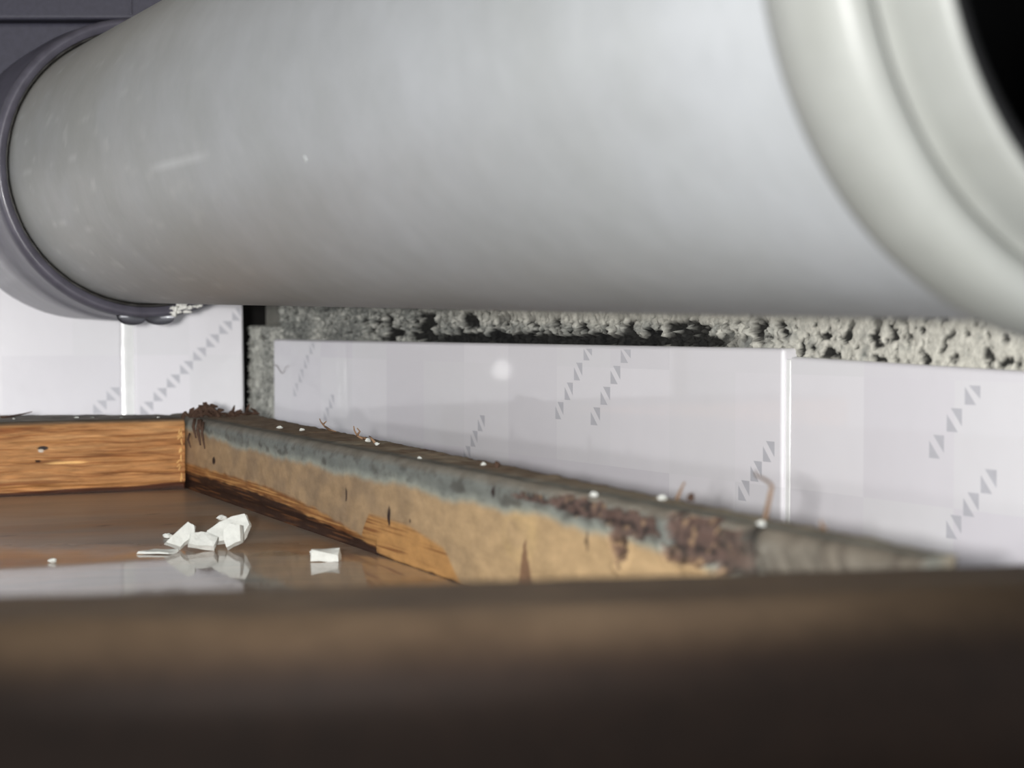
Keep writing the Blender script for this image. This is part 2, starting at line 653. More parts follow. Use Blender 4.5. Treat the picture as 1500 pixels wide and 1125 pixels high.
def strip_h(s, z):
    r, r2 = crumble(s * 1.4, z * 1.2)
    bl = fbm(s * 80, z * 60, 5.0, 3)
    off = -0.0045 + 0.0016 * (1.1 * max(0, r) ** 4 + 0.9 * max(0, r2) ** 3 - 0.5)
    c = mix(g_dark, g_mid, sstep(-0.6, 0.8, 0.7 * r + 0.5 * r2 - 0.4 + 0.5 * bl))  # valleys between the ridges painted darker, as recess shade
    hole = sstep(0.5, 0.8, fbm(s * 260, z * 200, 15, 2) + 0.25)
    c = mix(c, lin((34, 34, 34)), 0.75 * hole)  # dark paint for the depth of the holes
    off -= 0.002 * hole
    return off, c, 0.0005 * nz(s * 300, z * 300, 1), 0.0006 * nz(s * 300, z * 300, 6)


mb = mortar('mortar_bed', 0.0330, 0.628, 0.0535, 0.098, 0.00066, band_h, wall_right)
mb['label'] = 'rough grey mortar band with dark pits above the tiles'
ms = mortar('mortar_strip', -0.0070, 0.0375, -0.045, 0.0685, 0.0006, strip_h, wall_right, -0.009)
ms['label'] = 'rough grey mortar strip in the wall corner'

v, f = box_vf(RW(0.0050, 0.060, -0.0155), WR * 0.044, Z * 0.05, NR * 0.0065, 0.0006)
mk('cement_patch', v, f, M_cement, wall_right, smooth=False)

# near-black backing painting the unlit void behind the corner gap, and the slab overhead
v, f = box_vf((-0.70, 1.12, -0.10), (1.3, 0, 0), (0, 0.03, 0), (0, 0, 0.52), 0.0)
struct(mk('void_backing', v, f, M_void, smooth=False), 'near-black backing painted for the unlit void behind the corner gap')
v, f = box_vf((-0.70, 0.02, 0.36), (1.3, 0, 0), (0, 1.12, 0), (0, 0, 0.04), 0.0)
struct(mk('ceiling', v, f, M_slab, smooth=False), 'grey concrete slab above the pipe')


# ================================================================== timber frame
def timber(name, s0, s1, P, D, Nf, width, colf, dispf, mat, ns, nf=56, nt_=18, rnd=0.0035):
    """batten lofted along D: front face, rounded arris, top, back, underside"""
    prof = []
    for k in range(nf + 1):
        prof.append(('f', (HT - rnd) * k / nf))
    for k in range(1, 7):
        prof.append(('r', k / 6))
    for k in range(1, nt_ + 1):
        prof.append(('t', k / nt_))
    prof.append(('b', 0))
    m = len(prof)
    verts, cols, faces = [], [], []
    for i in range(ns + 1):
        s = s0 + (s1 - s0) * i / ns
        W = width(s)
        for (kind, t) in prof:
            if kind == 'f':
                o_, z = 0.0, t
            elif kind == 'r':
                a = t * PI / 2
                o_, z = -rnd * (1 - math.cos(a)), HT - rnd + rnd * math.sin(a)
            elif kind == 't':
                o_, z = -rnd - (W - rnd) * t, HT
            else:
                o_, z = -W, 0.0
            d = (0, 0)
            if kind != 'b' and not (kind == 'f' and t == 0):
                d = dispf(s, z, o_, kind)
            verts.append(P + D * s + Nf * (o_ + d[0]) + Z * (z + d[1]))
            cols.append(colf(s, z, o_, kind))
    for i in range(ns):
        for k in range(m):
            k2 = (k + 1) % m
            faces.append([i * m + k, i * m + k2, (i + 1) * m + k2, (i + 1) * m + k])
    faces.append(list(range(m)))
    faces.append([ns * m + k for k in range(m)][::-1])
    return mk(name, verts, faces, mat, cols=cols)


M_woodR = vcol('damp_batten', 260, 0.72, 0.16, 0.0002, stretch=(.8, .4, 1), spec=0.25)
M_woodL = vcol('orange_batten', 60, 0.62, 0.3, 0.0005, stretch=(1.6, 1.6, 12), spec=0.3, detail=8)

tan, tan2, tan3 = lin((168, 142, 110)), lin((198, 168, 126)), lin((150, 128, 102))
mould, mould_d, mould_l = lin((112, 120, 118)), lin((66, 70, 70)), lin((150, 158, 150))
dust = lin((150, 130, 108))
wet, fibre, fibre_l = lin((52, 32, 22)), lin((134, 88, 50)), lin((186, 140, 86))
rot_, rot_d = lin((98, 76, 68)), lin((48, 34, 32))


def flake(s, z):
    """field > 0 where paint-like skin has rotted off the near half"""
    v_ = -1.0
    for (cs, cz, rs, rz, w_) in ((0.350, 0.0268, 0.018, 0.0022, 1), (0.372, 0.0255, 0.014, 0.0030, 1), (0.3675, 0.0205, 0.0045, 0.0052, 1),
                                 (0.400, 0.0262, 0.016, 0.0042, 1), (0.3985, 0.0235, 0.014, 0.004, .8), (0.326, 0.0265, 0.014, 0.0010, .7), (0.413, 0.0235, 0.009, 0.004, .9)):
        v_ = max(v_, w_ * (1 - math.sqrt(blob(s, z, cs, cz, rs, rz))))
    return v_ + 0.42 * fbm(s * 200, z * 320, 3.0, 3)


def col_R(s, z, o_, kind):
    n = fbm(s * 60, z * 90, 1.0, 3)
    if kind == 't':
        c = mix(dust, lin((170, 156, 134)), sstep(-0.2, 0.6, n))
        c = mix(c, lin((104, 70, 48)), 0.6 * sstep(0.15, 0.5, fbm(s * 220, o_ * 260, 4.0, 3)))
        c = mix(c, lin((160, 152, 134)), 0.55 * sstep(0.25, 0.40, s))
        c = mix(c, mould, 0.7 * sstep(-0.010, -0.004, o_))
        return c
    warm = sstep(0.18, 0.36, s)
    c = mix(tan3, tan, sstep(-0.4, 0.4, n))
    c = mix(c, tan2, warm * 0.85)
    c = mix(c, lin((222, 190, 134)), 0.7 * sstep(1.4, 0.3, blob(s, z, 0.318, 0.018, 0.010, 0.008)) * (0.6 + n))
    # darker drip tongue
    tw = 0.0055 * max(0, 1 - z / 0.017)
    c = mix(c, lin((128, 96, 74)), 0.9 * sstep(1.15, 0.8, abs(s - 0.3215) / (tw + 1e-5)) if z < 0.016 else 0)
    # grey-green mould band along the arris
    edge = 0.0222 + 0.0018 * nz(s * 35, 0, 2) + 0.0008 * nz(s * 160, 0, 4) + 0.003 * sstep(0.10, 0.0, s) - 0.004 * sstep(0.36, 0.46, s)
    md = sstep(edge - 0.0016, edge + 0.0012, z)
    mc = mix(mould_l, mould, sstep(edge, edge + 0.003, z))
    mc = mix(mc, mould_d, 0.7 * sstep(-0.05, 0.5, fbm(s * 130, z * 260, 8.0, 4)) * sstep(edge, edge + 0.002, z))
    mc = mix(mc, mix(dust, mould, .5), 0.7 * sstep(HT - 0.0028, HT - 0.0004, z))
    c = mix(c, mc, 0.92 * md)
    # rotted patches
    fk = flake(s, z)
    rc = mix(rot_, rot_d, sstep(0.0, 0.5, fbm(s * 320, z * 500, 6.0, 3) + 0.1))
    rc = mix(rc, lin((170, 140, 108)), 0.8 * sstep(0.25, 0.6, fbm(s * 380, z * 520, 16.0, 2)))
    c = mix(c, rc, 0.9 * sstep(0.02, 0.12, fk))
    if s > 0.405:
        c = mix(c, lin((118, 110, 98)), 0.85 * sstep(0.405, 0.43, s))
        c = mix(c, lin((84, 76, 68)), 0.6 * sstep(0.1, 0.5, fbm(s * 90, z * 300 + s * 400, 2.0, 3)))
    # the deep crack
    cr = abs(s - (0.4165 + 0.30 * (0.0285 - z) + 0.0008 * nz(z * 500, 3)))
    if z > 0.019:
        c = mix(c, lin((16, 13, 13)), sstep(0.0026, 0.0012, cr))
    # wet dark foot and split orange fibres above it
    hw = 0.0050 * sstep(0.225, 0.10, s) + 0.0022 * sstep(0.24, 0.20, s) + 0.0006 * nz(s * 150, 7)
    hf = hw + 0.0035 * sstep(0.25, 0.16, s)
    if s > 0.205:
        hf = max(hf, 0.0115 * sstep(1.15, 0.75, abs(s - 0.243) / 0.036) * (1 - 0.35 * sstep(0.24, 0.28, s)))
    fn = nz(s * 40, z * 1600, 3)
    fc = mix(fibre, fibre_l, sstep(-0.2, 0.4, fn + sstep(0.2, 0.24, s) * 0.5))
    c = mix(c, fc, sstep(hf + 0.0008, hf - 0.0008, z))
    c = mix(c, mix(wet, fibre, 0.5 * sstep(0.1, 0.5, fn)), sstep(hw + 0.0006, hw - 0.0004, z))
    # small nail holes and nicks
    for (cs, cz, rs, rz, k) in ((0.0408, 0.0148, 0.0022, 0.0016, 1), (0.1944, 0.0155, 0.0010, 0.0022, .8), (0.2311, 0.0125, 0.0012, 0.0030, 1), (0.353, 0.0195, 0.0008, 0.0022, .8),
                                (0.2475, 0.0128, 0.0009, 0.0006, .8), (0.303, 0.0262, 0.0010, 0.0016, 1)):
        c = mix(c, rot_d, k * sstep(1.3, 0.5, blob(s, z, cs, cz, rs, rz) + 0.4 * nz(s * 900, z * 900)))
    return c


def disp_R(s, z, o_, kind):
    if kind == 't':
        return 0.0, 0.00035 * fbm(s * 150, o_ * 150, 3.0, 3)
    d = 0.00025 * fbm(s * 70, z * 120, 2.0, 3)
    if z > 0.012:
        fk = flake(s, z)
        d -= 0.0011 * sstep(0.02, 0.14, fk)
        d += 0.0007 * sstep(0.25, 0.02, abs(fk)) * sstep(0.33, 0.37, s)
        cr = abs(s - (0.4165 + 0.30 * (0.0285 - z) + 0.0008 * nz(z * 500, 3)))
        if z > 0.019:
            d -= 0.004 * sstep(0.0024, 0.0008, cr)
        d += 0.0008 * fbm(s * 90, z * 300 + s * 400, 2.0, 3) * sstep(0.41, 0.43, s)
    if z < 0.006 and s < 0.22:
        d -= 0.0012 * sstep(0.005, 0.002, z)
    return d, 0.0


def width_R(s):
    return max(0.009, 0.0315 - 0.049 * s)


bR = timber('frame_batten', -0.036, 0.465, P0, FR, NFR, width_R, col_R, disp_R, M_woodR, 640)
tag(bR, 'tan wooden batten with grey mould and rot running along the right wall', 'batten', 'battens of the timber frame')

or1, or2, or3 = lin((172, 123, 76)), lin((140, 92, 52)), lin((190, 143, 94))


def col_L(s, z, o_, kind):
    if kind == 't':
        return mix(lin((118, 112, 104)), lin((150, 142, 130)), sstep(-0.3, 0.5, fbm(s * 90, o_ * 90, 2.0, 3)))
    g = fbm(s * 22, z * 900 + 1.5 * nz(s * 60, z * 100), 1.0, 3)
    c = mix(or1, or2, sstep(-0.1, 0.55, g))
    c = mix(c, or3, 0.8 * sstep(0.1, 0.6, fbm(s * 30, z * 700, 21.0, 3)))
    c = mix(c, lin((120, 66, 26)), 0.75 * sstep(0.35, 0.6, fbm(s * 18, z * 1100, 31.0, 2)))
    hw = 0.0024 + 0.0012 * nz(s * 45, 1.5) - 0.0008 * sstep(0.04, 0.075, s)
    c = mix(c, mix(lin((78, 40, 20)), wet, sstep(hw, 0.0, z)), sstep(hw + 0.0004, hw - 0.0003, z))
    c = mix(c, lin((96, 84, 70)), sstep(HT - 0.0022, HT - 0.0004, z))
    for (cs, cz, rs, rz, k, cc) in ((0.0592, 0.0190, 0.0022, 0.0009, 1, (44, 40, 40)), (0.0600, 0.0180, 0.0012, 0.0007, 1, (200, 190, 176)), (0.0612, 0.0138, 0.0012, 0.0006, 1, (60, 34, 18)),
                                    (0.0500, 0.0128, 0.0085, 0.0005, .9, (236, 188, 122))):
        c = mix(c, lin(cc), k * sstep(1.3, 0.6, blob(s, z, cs, cz, rs, rz)))
    return c


def disp_L(s, z, o_, kind):
    if kind == 't':
        return 0.0, 0.0003 * fbm(s * 150, o_ * 150, 3.0, 3)
    return 0.00045 * fbm(s * 25, z * 800, 1.0, 3) + 0.0008 * sstep(0.0026, 0.004, z), 0.0


bL = timber('frame_batten', 0.0012, 0.21, P0, FL, NFL, lambda s: min(0.062, 0.028 + 0.42 * max(s, 0)), col_L, disp_L, M_woodL, 330, nf=80)
tag(bL, 'bare orange-brown wooden batten with dark wet foot along the far wall', 'batten', 'battens of the timber frame')

# near board of the frame, out of focus at the bottom of the view
A, B = V((-0.0722, 0.2298, 0)), V((0.0820, 0.2613, 0))
DB = (B - A).normalized()
NB = V((DB.y, -DB.x, 0))
M_front = vcol('dark_brown_board', 140, 0.6, 0.14, 0.0001, spec=0.35)
prof = [(0.0, 0.0), (0.0, 0.012), (0.0, HT - 0.0015), (0.0005, HT - 0.0004), (0.0016, HT)]
prof += [(0.0016 + 0.018 * k / 8, HT) for k in range(1, 9)]
RB = 0.0125
prof += [(0.0196 + RB * math.sin(PI / 2 * k / 12), HT - RB + RB * math.cos(PI / 2 * k / 12)) for k in range(1, 13)]
prof += [(0.0321, 0.010), (0.0321, 0.004), (0.0316, 0.0)]
verts, cols, faces = [], [], []
NBS = 120
m = len(prof)
b_top, b_dark = lin((96, 79, 61)), lin((50, 35, 25))
for i in range(NBS + 1):
    q = A - DB * 0.16 + DB * 0.42 * i / NBS
    for (o_, z) in prof:
        verts.append(q + NB * o_ + Z * (z + (0.00025 * nz(i * 0.31, o_ * 200) if z > 0.02 else 0)))
        # lighter on the level top, fading to dark over the rounded near arris
        lvl = sstep(HT - 0.0080, HT - 0.0004, z)
        cols.append(mix(b_dark, b_top, lvl * (0.85 + 0.3 * nz(i * 0.2, o_ * 90, 3))))
for i in range(NBS):
    for k in range(m):
        k2 = (k + 1) % m
        faces.append([i * m + k, i * m + k2, (i + 1) * m + k2, (i + 1) * m + k])
faces.append(list(range(m)))
faces.append([NBS * m + k for k in range(m)][::-1])
bF = mk('frame_board', verts, faces, M_front, cols=cols)
tag(bF, 'dark brown out-of-focus board edge across the near foreground', 'board')

# ================================================================== grey drain pipe with its socket ring
AX = V((-0.470022, 0.882456, 0.0187164)).normalized()
Q = V((0.1699, 0.0893, 0.0545 + ZC))
E1 = AX.cross(Z).normalized()
E2 = E1.cross(AX)


def PA(t, r, th):
    return Q + AX * t + (E1 * math.cos(th) + E2 * math.sin(th)) * r


def lathe(prof, n=128, closed=True):
    verts, faces = [], []
    m = len(prof)
    for (t, r) in prof:
        for k in range(n):
            verts.append(PA(t, r, 2 * PI * k / n))
    for i in range(m if closed else m - 1):
        i2 = (i + 1) % m
        for k in range(n):
            k2 = (k + 1) % n
            faces.append([i * n + k, i * n + k2, i2 * n + k2, i2 * n + k])
    return verts, faces


pipe_root = empty('drain_pipe', PA(0.43, 0.057, -PI / 2))
tag(pipe_root, 'large grey plastic drain pipe running across the top of the view', 'pipe')
NTH, NT = 180, 180
verts, faces, cols = [], [], []
pg, pdirt, ppale, ptan = lin((170, 173, 175)), lin((150, 150, 144)), lin((180, 184, 186)), lin((166, 161, 149))
prof = [(0.172 + (0.740 - 0.172) * i / NT, 0.057) for i in range(NT + 1)]
for (t, r) in prof:
    for k in range(NTH):
        th = 2 * PI * k / NTH
        verts.append(PA(t, r, th))
        x, y = math.cos(th), math.sin(th)
        g = sstep(0.34, 0.62, t)
        n = noise.noise(V((x * 2.2, y * 2.2, t * 22))) + 0.5 * noise.noise(V((x * 6, y * 6, t * 60)))
        c = mix(pg, pdirt, g * (0.62 + 0.35 * n))
        c = mix(c, ppale, 0.35 * sstep(0.35, 0.25, t) + 0.25 * max(0, n))
        c = mix(c, ptan, 0.5 * g * sstep(0.0, 0.8, y))
        sp = noise.noise(V((x * 14, y * 14, t * 70))) + 0.4 * noise.noise(V((x * 30, y * 30, t * 160)))
        c = mix(c, lin((190, 192, 189)), 0.55 * g * sstep(0.35, 0.75, sp))
        # pale scuff lines
        c = mix(c, lin((200, 203, 203)), 0.6 * sstep(1.0, 0.2, blob(t, th - 0.23 * (0.461 - t), 0.461, 3.424, 0.036, 0.02) + 0.5 * n))
        cols.append(c)
for i in range(NT):
    for k in range(NTH):
        k2 = (k + 1) % NTH
        faces.append([i * NTH + k, i * NTH + k2, (i + 1) * NTH + k2, (i + 1) * NTH + k])
# inner bore
nb = len(verts)
for (t, r) in ((0.740, 0.0505), (0.172, 0.0505)):
    for k in range(NTH):
        verts.append(PA(t, r, 2 * PI * k / NTH))
        cols.append(pg)
for a_, b_ in ((NT * NTH, nb), (nb, nb + NTH), (nb + NTH, 0)):
    for k in range(NTH):
        k2 = (k + 1) % NTH
        faces.append([a_ + k, a_ + k2, b_ + k2, b_ + k])
tube = mk('tube', verts, faces, M_pvc, pipe_root, cols=cols)
# rounded socket ring at the near end, with a groove in its face
prof = [(0.1830, 0.0571), (0.1815, 0.0590), (0.1780, 0.0606), (0.1735, 0.0612), (0.1690, 0.0608), (0.1655, 0.0596), (0.1640, 0.0575),
        (0.1645, 0.0553), (0.1665, 0.0535), (0.1690, 0.0525), (0.1690, 0.0518), (0.1640, 0.0517), (0.1600, 0.0515), (0.1570, 0.0512), (0.1555, 0.0506), (0.1558, 0.0500), (0.1580, 0.0496), (0.183, 0.0496), (0.1840, 0.0530)]
v, f = lathe(prof, 160)
ring = mk('socket_ring', v, f, M_pvc, pipe_root, cols=[lin((152, 154, 150))] * len(v))
# black rubber sleeve in the bore
prof = [(0.1575, 0.0495), (0.1565, 0.0485), (0.1575, 0.0465), (0.30, 0.0465), (0.30, 0.0495)]
v, f = lathe(prof, 128)
rs = mk('rubber_sleeve', v, f, M_rubber, pipe_root)
rs['label'] = 'black rubber sleeve in the near pipe end'
v, f = lathe([(0.235, 0.0464), (0.235, 0.001), (0.24, 0.001), (0.24, 0.0464)], 96)
mk('plug', v, f, M_rubber, pipe_root)
# moulded dot on the pipe wall
th0 = 3.62
v, f = tube_vf([PA(0.3657, 0.0566, 3.5311), PA(0.3657, 0.0572, 3.5311)], [0.0011, 0.0008], 14)
mk('moulded_dot', v, f, simple('dot_pvc', (186, 190, 190), 0.4), pipe_root)

# ================================================================== black coupling and trap at the far end
cp = empty('drain_trap', PA(0.78, 0.066, -PI / 2))
tag(cp, 'black plastic drain trap with a wet collar round the far pipe end', 'drain trap')
prof = [(0.6905, 0.0600), (0.6895, 0.0608), (0.6898, 0.0622), (0.6915, 0.0634), (0.6960, 0.0638), (0.7150, 0.0642), (0.7180, 0.0650), (0.735, 0.0652), (0.80, 0.0652),
        (0.80, 0.0588), (0.6905, 0.0588)]
v, f = lathe(prof, 160)
col_ = mk('collar', v, f, M_collar, cp)
prof = [(0.6925, 0.0589), (0.6918, 0.0582), (0.6925, 0.0572), (0.70, 0.0571), (0.70, 0.0589)]
v, f = lathe(prof, 160)
# lumpy grime seal in the annular gap
v = [p + AX * (0.0009 * nz(p.x * 400, p.y * 400, p.z * 400)) for p in v]
sl = mk('seal', v, f, M_gap, cp)
# body standing behind the collar
def at(px, py, Y):
    fx, fy = (px - 750) / 2400.0, (562.5 - py) / 2400.0
    F_ = V((0, math.cos(PITCH), -math.sin(PITCH)))
    U_ = V((0, math.sin(PITCH), math.cos(PITCH)))
    d = F_ + V((1, 0, 0)) * fx + U_ * fy
    return V((0, 0, ZC)) + d * (Y / d.y)


bx0, bx1 = -0.340, -0.085
v, f = box_vf((bx0, 0.735, 0.158), (bx1 - bx0, 0, 0), (0, 0.05, 0), (0, 0, 0.0455), 0.002)
body = mk('body', v, f, M_black, cp, smooth=False)
v, f = box_vf((bx0, 0.731, 0.2042), (bx1 - bx0 + 0.002, 0, 0), (0, 0.056, 0), (0, 0, 0.05), 0.0015)
lid = mk('lid', v, f, M_black, cp, smooth=False)
v, f = box_vf((-0.1695, 0.7300, 0.2060), (0.0012, 0, 0), (0, 0.0015, 0), (0, 0, 0.046), 0.0002)
mk('rib', v, f, M_black, lid, smooth=False)
# lower shoulder joining body and collar
v, f = box_vf((-0.33, 0.742, 0.128), (0.135, 0, 0), (0, 0.042, 0), (0, 0, 0.034), 0.006)
mk('shoulder', v, f, M_black, cp)
# white lime crust at the foot of the collar
k = 0
for i in range(34):
    th = -PI / 2 + random.uniform(0.16, 0.38)
    r = random.uniform(0.0588, 0.0634)
    p = PA(0.6893, r, th)
    v, f = rock_vf(p - Z * 0.0008, (random.uniform(.001, .0030), random.uniform(.001, .002), random.uniform(.0008, .0020)), i + 3, 2, rough=0.7)
    if i == 0:
        AV, AF = [], []
    o0 = len(AV)
    AV += v
    AF += [[q + o0 for q in ff] for ff in f]
cr = mk('lime_crust', AV, AF, M_crust, cp)
cr['label'] = 'white lime crust'
cr['kind'] = 'stuff'

# drops hanging under the collar
for (th, t, wdt, hgt, lab) in ((-PI / 2 - 0.10, 0.693, 0.0135, 0.0042, 'larger left water drop hanging under the black collar'),
                               (-PI / 2 + 0.085, 0.692, 0.0140, 0.0040, 'right water drop hanging under the black collar beside the white crust')):
    base = PA(t, 0.0632, th)
    verts, faces = [], []
    n = 20
    rows = [(0.0, 1.0), (0.30, 0.96), (0.55, 0.85), (0.76, 0.68), (0.90, 0.46), (0.975, 0.22)]
    for (h_, rr_) in rows:
        for kk in range(n):
            a = 2 * PI * kk / n
            verts.append(base + Z * 0.0006 + E1 * (wdt / 2 * rr_ * math.cos(a)) + AX * (0.0026 * rr_ * math.sin(a)) - Z * (h_ * hgt))
    for i in range(len(rows) - 1):
        for kk in range(n):
            k2 = (kk + 1) % n
            faces.append([i * n + kk, i * n + k2, (i + 1) * n + k2, (i + 1) * n + kk])
    verts.append(base + Z * 0.0006 - Z * hgt)
    for kk in range(n):
        faces.append([(len(rows) - 1) * n + kk, (len(rows) - 1) * n + (kk + 1) % n, len(verts) - 1])
    faces.append(list(range(n))[::-1])
    d = mk('water_drop', verts, faces, M_water)
    tag(d, lab, 'water drop', 'drops under the collar')

# ================================================================== plaster chips on the wet board
def chip(name, poly, base, h, tilt, rz, seed, label, cat, group, mat=M_plaster, lift=0.0):
    """flat broken flake: outline in x-y, thickness h, tipped up about x then turned"""
    bm = bmesh.new()
    bot = [bm.verts.new((x, y, 0)) for (x, y) in poly]
    fc = bm.faces.new(bot)
    r = bmesh.ops.extrude_face_region(bm, geom=[fc])
    for e in r['geom']:
        if isinstance(e, bmesh.types.BMVert):
            e.co.z += h * (1 + 0.5 * nz(e.co.x * 300 + seed, e.co.y * 300))
            e.co.x *= 0.93
            e.co.y *= 0.93
    bmesh.ops.triangulate(bm, faces=[q for q in bm.faces if len(q.verts) > 4])
    bmesh.ops.subdivide_edges(bm, edges=bm.edges[:], cuts=2, use_grid_fill=True)
    for v_ in bm.verts:
        n_ = noise.noise_vector(v_.co * 330 + V((seed * 5, 0, 0)))
        v_.co += n_ * 0.00045
    R_ = Matrix.Rotation(rz, 3, 'Z') @ Matrix.Rotation(tilt[1], 3, 'Y') @ Matrix.Rotation(tilt[0], 3, 'X')
    for v_ in bm.verts:
        v_.co = R_ @ v_.co
    mz = min(v_.co.z for v_ in bm.verts)
    for v_ in bm.verts:
        v_.co += V(base) - V((0, 0, mz)) + V((0, 0, lift))
    bm.verts.index_update()
    v, f = [q.co.copy() for q in bm.verts], [[q.index for q in ff.verts] for ff in bm.faces]
    bm.free()
    o = mk(name, v, f, mat, smooth=False)
    tag(o, label, cat, group)
    return o


mm = 0.001
G1 = 'plaster chips on the wet board'
chip('plaster_chip', [(-3 * mm, -4 * mm), (2 * mm, -4 * mm), (5 * mm, 1 * mm), (4 * mm, 4.5 * mm), (1.5 * mm, 5 * mm)], (-0.1015, 0.4960, 0), 2.2 * mm, (math.radians(62), math.radians(18)), 0.1, 1,
     'tilted white plaster flake at the left end of the chip heap', 'plaster chip', G1)
chip('plaster_chip', [(-7 * mm, -3 * mm), (5 * mm, -4 * mm), (8 * mm, 1 * mm), (7 * mm, 5 * mm), (1 * mm, 4 * mm), (-6 * mm, 1 * mm)], (-0.0880, 0.5030, 0), 2.4 * mm, (math.radians(58), math.radians(-10)), 0.05, 2,
     'largest white plaster flake propped up at the right of the chip heap', 'plaster chip', G1)
chip('plaster_chip', [(-4 * mm, -2 * mm), (4 * mm, -2.5 * mm), (5 * mm, 1.5 * mm), (0, 3 * mm), (-4 * mm, 2 * mm)], (-0.0942, 0.4950, 0), 2.0 * mm, (math.radians(48), 0.1), 0.15, 3,
     'small white plaster chip in the middle of the heap', 'plaster chip', G1)
chip('plaster_chip', [(-2.5 * mm, -3 * mm), (2.5 * mm, -2 * mm), (3.5 * mm, 3 * mm), (0, 4.5 * mm), (-2.5 * mm, 3 * mm)], (-0.0842, 0.4955, 0), 2.4 * mm, (math.radians(70), -0.3), -0.15, 4,
     'upright pointed white plaster chip at the right front of the heap', 'plaster chip', G1)
chip('plaster_chip', [(-4 * mm, -2 * mm), (4 * mm, -2 * mm), (4.2 * mm, 2 * mm), (-3.6 * mm, 2 * mm)], (-0.0540, 0.4720, 0), 2.8 * mm, (0.12, 0.05), 0.0, 5,
     'oblong white plaster chip lying alone on the wet board', 'plaster chip', G1)
chip('plaster_chip', [(-7 * mm, -3 * mm), (3 * mm, -4 * mm), (5 * mm, 1 * mm), (-3 * mm, 3 * mm)], (-0.1050, 0.4890, 0), 0.6 * mm, (0.0, 0.0), 0.0, 6,
     'thin flat grey-white flake lying left before the chip heap', 'plaster chip', G1)
for i, (x, y, s_, lab) in enumerate(((-0.1018, 0.5728, 2.6, 'small white plaster crumb behind the chip heap'), (-0.1105, 0.5240, 2.2, 'small grey-white crumb left of the chip heap'),
                                     (-0.1092, 0.5560, 1.1, 'tiny pale crumb between the heap and the batten'), (-0.1321, 0.4690, 1.8, 'tiny white crumb on the wet sheen far left'),
                                     (-0.0600, 0.4890, 1.0, 'tiny pale crumb behind the oblong plaster chip'))):
    v, f = rock_vf((x, y, 0), (s_ * mm * 1.4, s_ * mm, s_ * mm * 0.8), i + 31, 2)
    tag(mk('plaster_crumb', v, f, M_plaster, smooth=False), lab, 'plaster crumb', 'plaster crumbs on the wet board')

# crumbs on the batten tops
def top_point(px, py):
    p = at(px, py, 1.0) - V((0, 0, ZC))
    t = (HT - ZC) / p.z
    return p * t + V((0, 0, ZC))


tops = [(-0.0867, 0.6108, 1.9, 'white crumb nearest the wall corner on the mouldy batten'),
        (-0.0769, 0.5986, 1.5, 'white crumb second from the wall corner on the mouldy batten'),
        (-0.0475, 0.5400, 1.7, 'white crumb at the foot of the forked straw on the mouldy batten'),
        (-0.0434, 0.5254, 1.4, 'white crumb beside the lying straw on the mouldy batten'),
        (-0.0267, 0.4705, 1.1, 'tiny white crumb mid-way along the mouldy batten'),
        (-0.0079, 0.4470, 1.5, 'white crumb against the wall above the drip-stained part of the batten'),
        (0.0183, 0.3655, 1.7, 'round white crumb above the left end of the rotted patch'),
        (0.0328, 0.3568, 1.9, 'round white crumb left of the upright straw stub'),
        (0.0475, 0.3111, 1.6, 'pale crumb on the batten below the bent straw')]
for i, (x, y, s_, lab) in enumerate(tops):
    v, f = rock_vf((x, y, HT - 0.0001), (s_ * mm * 1.05, s_ * mm * 0.85, s_ * mm * 0.7), i + 51, 2, rough=0.6)
    tag(mk('plaster_crumb', v, f, M_plaster, smooth=False), lab, 'plaster crumb', 'plaster crumbs on the battens')
for i, (px, lab) in enumerate(((20, 'pale crumb at far left end of the orange batten top'), (112, 'flat pale crumb on the orange batten left of the tile joint'), (135, 'pale crumb on the orange batten nearest the tile joint'),
                               (178, 'pale crumb on the orange batten under the tile joint'), (232, 'pale crumb on the orange batten next to the dirt clump'))):
    p = top_point(px, 612 if px > 30 else 614)
    v, f = rock_vf((p.x, p.y, HT - 0.0001), ((1.1 + 0.35 * (i * 7 % 4)) * mm, 1.2 * mm, 0.55 * mm), i + 71, 2, rough=0.6)
    tag(mk('plaster_crumb', v, f, M_plaster, smooth=False), lab, 'plaster crumb', 'plaster crumbs on the battens')

# dark dirt clods on the batten top
for i, (x, y, s_, lab) in enumerate(((-0.0040, 0.4420, 1.5, 'dark dirt clod beside the crumb half-way along the mouldy batten'), (0.0390, 0.3560, 1.7, 'dark dirt clod right of the upright straw stub'))):
    v, f = rock_vf((x, y, HT - 0.0001), (s_ * mm, s_ * mm, s_ * mm * 1.3), i + 91, 2)
    tag(mk('dirt_clod', v, f, M_dirt, smooth=False), lab, 'dirt', 'dirt clods on the batten')

# ================================================================== straws and splinters standing on the batten
def straw(branches, label, mat=M_straw, name='straw', cat='straw', group='dry straws on the batten', r0=0.00045):
    root = None
    AV, AF = [], []
    for pts in branches:
        n = len(pts)
        v, f = tube_vf(pts, [r0 * (1 - 0.6 * i / (n - 1)) for i in range(n)], 6)
        o0 = len(AV)
        AV += v
        AF += [[q + o0 for q in ff] for ff in f]
    o = mk(name, AV, AF, mat)
    tag(o, label, cat, group)
    return o


def up(px, py, Y):
    return at(px, py, Y)


